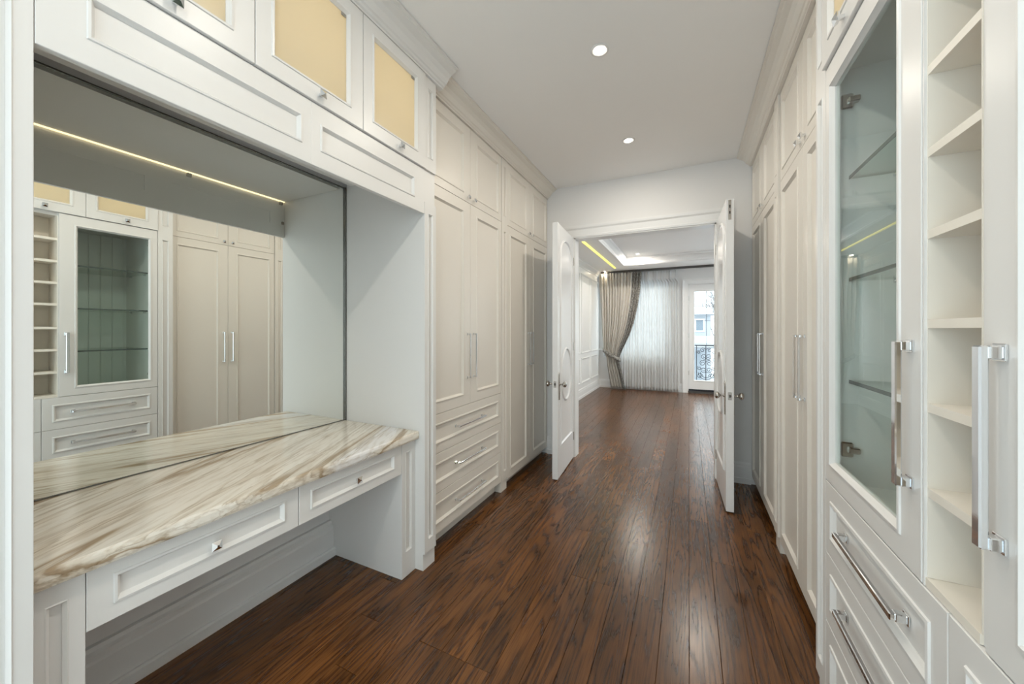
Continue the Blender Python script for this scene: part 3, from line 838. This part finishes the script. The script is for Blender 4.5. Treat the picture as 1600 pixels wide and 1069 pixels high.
def lerp_tab(tab, z):
    for (z0, v0), (z1, v1) in zip(tab, tab[1:]):
        if z0 >= z >= z1:
            q = (z0 - z) / (z0 - z1); return v0 + (v1 - v0) * q
    return tab[-1][1]
drL = [(2.80, -1.975), (2.0, -1.935), (1.2, -1.895), (.90, -1.865), (.75, -1.80), (.50, -1.775), (.02, -1.69)]
drR = [(2.80, -.985), (2.34, -1.02), (1.97, -1.075), (1.59, -1.16), (1.29, -1.262), (.95, -1.425), (.75, -1.50), (.66, -1.505), (.44, -1.44), (.02, -1.35)]
def pleated(u0, u1, nu, folds, y, amp, tabL, tabR, zs, ampf=None, th=.004):
    bm = bmesh.new(); rows = []
    for z in zs:
        L, Rr = lerp_tab(tabL, z), lerp_tab(tabR, z)
        sq = (Rr - L) / (tabR[0][1] - tabL[0][1])
        row = []
        for i in range(nu + 1):
            u = u0 + (u1 - u0) * i / nu
            ph = u * folds * 2 * PI
            a = amp * (ampf(z) if ampf else 1)
            yy = y + a * math.sin(ph + .4 * math.sin(z * 1.3 + u * 9)) + .012 * math.sin(ph * .37 + 2 * z)
            row.append((L + (Rr - L) * u + .006 * math.sin(z * 3 + u * 20) * (1 - abs(2 * u - 1)), yy, z))
        rows.append(row)
    A = [[bm.verts.new(p) for p in r_] for r_ in rows]
    Bk = [[bm.verts.new((p[0], p[1] + th, p[2])) for p in r_] for r_ in rows]
    for k in range(len(rows) - 1):
        for i in range(nu):
            bm.faces.new((A[k][i], A[k][i + 1], A[k + 1][i + 1], A[k + 1][i]))
            bm.faces.new((Bk[k][i], Bk[k + 1][i], Bk[k + 1][i + 1], Bk[k][i + 1]))
        bm.faces.new((A[k][0], A[k + 1][0], Bk[k + 1][0], Bk[k][0])); bm.faces.new((A[k][nu], Bk[k][nu], Bk[k + 1][nu], A[k + 1][nu]))
    for r_ in (0, len(rows) - 1):
        for i in range(nu): bm.faces.new((A[r_][i], Bk[r_][i], Bk[r_][i + 1], A[r_][i + 1]))
    return bm
zs = [2.795 - k * .0925 for k in range(31)]
zs = [max(.012, z) for z in zs]
dr = thing('drape', 'taupe pleated drape with darker damask edge tied back to the left wall', 'curtain', (-1.5, 9.08, 0))
obj('fabric', pleated(0, .79, 150, 14, 9.055, .032, drL, drR, zs, lambda z: 1.0 if z > 1 else .8), M['drape'], dr, smooth=True)
obj('damask_border', pleated(.792, 1.0, 46, 14, 9.050, .034, drL, drR, zs, lambda z: 1.0 if z > 1 else .8), M['drapeb'], dr, smooth=True)
bm = bmesh.new()
ring_ = []
for k in range(30):
    a = 2 * PI * k / 30
    ring_.append((-1.68 + .215 * math.cos(a), 9.055 + .085 * math.sin(a), .83 - .55 * (.215 * math.cos(a)) ))
lo_, hi_ = [], []
for p in ring_:
    lo_.append(bm.verts.new((p[0], p[1], p[2] - .045))); hi_.append(bm.verts.new((p[0], p[1], p[2] + .045)))
for k in range(30): bm.faces.new((lo_[k], lo_[(k + 1) % 30], hi_[(k + 1) % 30], hi_[k]))
tb = obj('tieback', bm, M['drapeb'], dr, smooth=True)
sm = tb.modifiers.new('thick', 'SOLIDIFY'); sm.thickness = .008
obj('tieback_hook', B(ident, -2.028, -1.90, 9.06, 9.075, .945, .965, bev=.003), M['chrome'], dr)

shL = [(2.80, -1.50), (.02, -1.50)]
shR = [(2.80, -.262), (2.60, -.262), (2.55, -.20), (.02, -.19)]
sh = thing('sheer_curtain', 'white translucent sheer curtain hanging to the floor beside the balcony door', 'curtain', (-.85, 9.15, 0))
obj('voile', pleated(0, 1, 200, 21, 9.175, .022, shL, shR, zs), M['sheer'], sh, smooth=True)
obj('heading_tape', WB(-1.48, -.268, 9.168, 9.172, 2.60, 2.80), M['white_frame'], sh)

w1 = struct('window_1', wall_with_hole(WX0, WX1, BY + .06, BY + .14, WZ0, WZ1, WX0 + .06, WX1 - .06, WZ0 + .06, WZ1 - .06), M['white_frame'], 'bedroom window behind the sheer curtain')
struct('window_pane', WB(WX0 + .06, WX1 - .06, BY + .095, BY + .101, WZ0 + .06, WZ1 - .06), M['glass'], parent=w1)
struct('mullion', WB(-1.19, -1.15, BY + .07, BY + .13, WZ0 + .06, WZ1 - .06), M['white_frame'], parent=w1)
w3 = struct('added_window_3', wall_with_hole(1.1, 2.7, BY + .06, BY + .14, WZ0, WZ1, 1.16, 2.64, WZ0 + .06, WZ1 - .06), M['white_frame'], 'bedroom window added for daylight, hidden behind the right door leaf')  # added hidden window for extra bedroom daylight
struct('window_pane', WB(1.16, 2.64, BY + .095, BY + .101, WZ0 + .06, WZ1 - .06), M['glass'], parent=w3)
struct('trim_10', casing(PX0 - .005, PX1 + .005, PZ + .01, FE(BY), [(o * .95, d) for o, d in cas]), M['trim'], 'white casing round the balcony door')
Fp = FE(BY + .03)
GX0, GX1, GZ0, GZ1 = .12, .60, .29, 2.30
bm = bmesh.new()
for a in ((PX0 - .021, PX0 + .004, .046, PZ + .021), (PX1 - .004, PX1 + .021, .046, PZ + .021), (PX0 + .004, PX1 - .004, PZ - .004, PZ + .021)): box(bm, ident, a[0], a[1], BY + .076, BY + .19, a[2], a[3])
for a in ((PX0 - .021, PX0 - .003, .046, PZ + .021), (PX1 + .003, PX1 + .021, .046, PZ + .021), (PX0 - .003, PX1 + .003, PZ + .003, PZ + .021)): box(bm, ident, a[0], a[1], BY + .002, BY + .0755, a[2], a[3])
struct('trim_11', bm, M['trim'], 'white jamb and stop round the balcony door')
bd = struct('door_3', rings(bmesh.new(), Fp, [(PX0, PX1, .05, PZ, -.045), (PX0, PX1, .05, PZ, 0), (GX0 - .03, GX1 + .03, GZ0 - .03, GZ1 + .03, 0), (GX0 - .024, GX1 + .024, GZ0 - .024, GZ1 + .024, .008), (GX0 - .008, GX1 + .008, GZ0 - .008, GZ1 + .008, .005), (GX0, GX1, GZ0, GZ1, -.004), (GX0, GX1, GZ0, GZ1, -.045)], close=True), M['trim'], 'white balcony door with tall leaded glass pane')
struct('glass_pane', WB(GX0, GX1, BY + .052, BY + .058, GZ0, GZ1), M['glass'], parent=bd)
bm = bmesh.new()
box(bm, ident, .356, .364, BY + .046, BY + .051, GZ0, GZ1)
for zz in (1.97, 1.64): box(bm, ident, GX0, GX1, BY + .046, BY + .051, zz - .004, zz + .004)
sweep(bm, [(.36, 1.93), (.385, 1.97), (.36, 2.01), (.335, 1.97)], [(-.004, .046), (-.004, .051), (.004, .051), (.004, .046)], lambda s, d, z: (s, BY + d, z))
struct('lead_came', bm, M['lead'], parent=bd)
struct('door_sill', WB(PX0 - .01, PX1 + .01, BY - .03, BY + .1, 0, .045), M['dark'], parent=bd)
struct('weather_strip', WB(PX0, PX1, BY + .012, BY + .029, .046, .085), M['iron'], parent=bd)
for zz in (.45, 1.3, 2.15): struct('hinge', lathe(bmesh.new(), [(.007, -.05), (.007, .05)], (PX0 - .003, BY + .02, zz), 'z', 8), M['nickel'], parent=bd)

# ------------------------------------------------------------------ outdoors
struct('ground', WB(-60, 60, -60, 90, -3.5, -3.2), M['snow'], 'snow covered street and yards outside')
rail = thing('balcony_railing', 'black wrought-iron scroll railing outside the balcony door', 'railing', (.36, 9.85, .1))
obj('slab', WB(-.3, 1.1, 9.505, 10.0, -.02, .12), M['snow'], rail)
obj('top_rail', WB(-.25, 1.05, 9.835, 9.865, 1.05, 1.075), M['iron'], rail)
obj('bottom_rail', WB(-.25, 1.05, 9.84, 9.86, .20, .22), M['iron'], rail)
for xx in (-.2, .17, .60, 1.0): obj('baluster', WB(xx - .007, xx + .007, 9.843, 9.857, .12, 1.05), M['iron'], rail)
def spiral(cx, cz, r, turns, a0, sgn=1, n=22):
    return [(cx + r * (1 - .8 * k / n) * math.cos(a0 + sgn * turns * 2 * PI * k / n), 9.85, cz + r * (1 - .8 * k / n) * math.sin(a0 + sgn * turns * 2 * PI * k / n)) for k in range(n + 1)]
for (cx, cz, r, tn, a0, sg) in ((.30, .95, .06, 1.4, 0, 1), (.44, .95, .06, 1.4, PI, -1), (.33, .80, .07, 1.5, -.5, -1), (.42, .80, .07, 1.5, PI + .5, 1), (.30, .64, .075, 1.5, .3, 1), (.44, .64, .075, 1.5, PI - .3, -1),
                              (.32, .48, .07, 1.5, -.6, -1), (.43, .48, .07, 1.5, PI + .6, 1), (.22, .90, .045, 1.3, 1, 1), (.53, .90, .045, 1.3, 2, -1), (.23, .52, .05, 1.3, 2, 1), (.52, .52, .05, 1.3, 1, -1), (.55, .72, .05, 1.4, 0, 1), (.24, .33, .07, 1.2, 0, 1), (.49, .33, .07, 1.2, PI, -1)):
    obj('scroll', tube(bmesh.new(), spiral(cx, cz, r, tn, a0, sg), .0065, 5), M['iron'], rail)
for r in (.12, .165): obj('scroll', tube(bmesh.new(), [(.37 + r * math.cos(PI + PI * k / 16), 9.85, .42 + r * 1.0 * math.sin(PI + PI * k / 16)) for k in range(17)], .0065, 5), M['iron'], rail)
for xx in (.36,): obj('stem', tube(bmesh.new(), [(xx, 9.85, .22), (xx, 9.85, 1.05)], .007, 5), M['iron'], rail)

hs = thing('neighbour_house', 'pale house with snowy roof seen through the balcony door', 'house', (-1.5, 36, -3.2))
obj('wall', WB(-6, 1.67, 35, 43, -3.2, 2.72), M['house'], hs)
bm = bmesh.new()
v = [bm.verts.new(p) for p in ((-6.4, 34.5, 2.72), (1.95, 34.5, 2.72), (1.95, 43.5, 2.72), (-6.4, 43.5, 2.72), (-3.6, 38, 5.6), (-.9, 38, 5.0))]
for q in ((0, 1, 5, 4), (1, 2, 5), (2, 3, 4, 5), (3, 0, 4), (0, 3, 2, 1)): bm.faces.new([v[i] for i in q])
obj('roof', bm, M['snow'], hs)
obj('eave', WB(-6.4, 1.95, 34.45, 34.6, 2.60, 2.72), M['eave'], hs)
for a in (.55, -2.0):
    f = obj('window', WB(a - .10, a + .67, 34.92, 34.999, 1.24, 2.36), M['white_frame'], hs)
    obj('pane', WB(a + .02, a + .55, 34.90, 34.919, 1.36, 2.24), M['hglass'], f)
obj('porch_roof', WB(-6, 2.6, 33, 35, .36, .90), M['snow'], hs)
obj('porch_fascia', WB(-6, 2.6, 32.9, 32.99, .02, .34), M['house'], hs)
obj('porch_edge', WB(-6, 2.7, 32.85, 33, -.06, .02), M['eave'], hs)
obj('garage_door', WB(-2.2, .95, 34.85, 34.999, -3.2, -.5), M['garage'], hs)
tree_t = thing('bare_tree', 'bare frosted tree behind the neighbouring house', 'tree', (3.0, 47, -3.2))
bm = bmesh.new()
def branch(p, d, L, r, lev):
    q = p + d * L
    tube(bm, [p, p + d * L * .5 + Vector((rnd.uniform(-.1, .1), rnd.uniform(-.1, .1), 0)) * L * .3, q], [r, r * .8, r * .6], 4)
    if lev == 0: return
    for k in range(4 if lev > 1 else 3):
        nd = (d + Vector((rnd.uniform(-.8, .8), rnd.uniform(-.6, .6), rnd.uniform(-.15, .55)))).normalized()
        branch(p + d * L * rnd.uniform(.55, 1), nd, L * rnd.uniform(.6, .8), r * .55, lev - 1)
branch(Vector((3.0, 47, -3.2)), Vector((0, 0, 1)), 4.0, .15, 5)
obj('branches', bm, M['bark'], tree_t)
print('planks', n_pl)
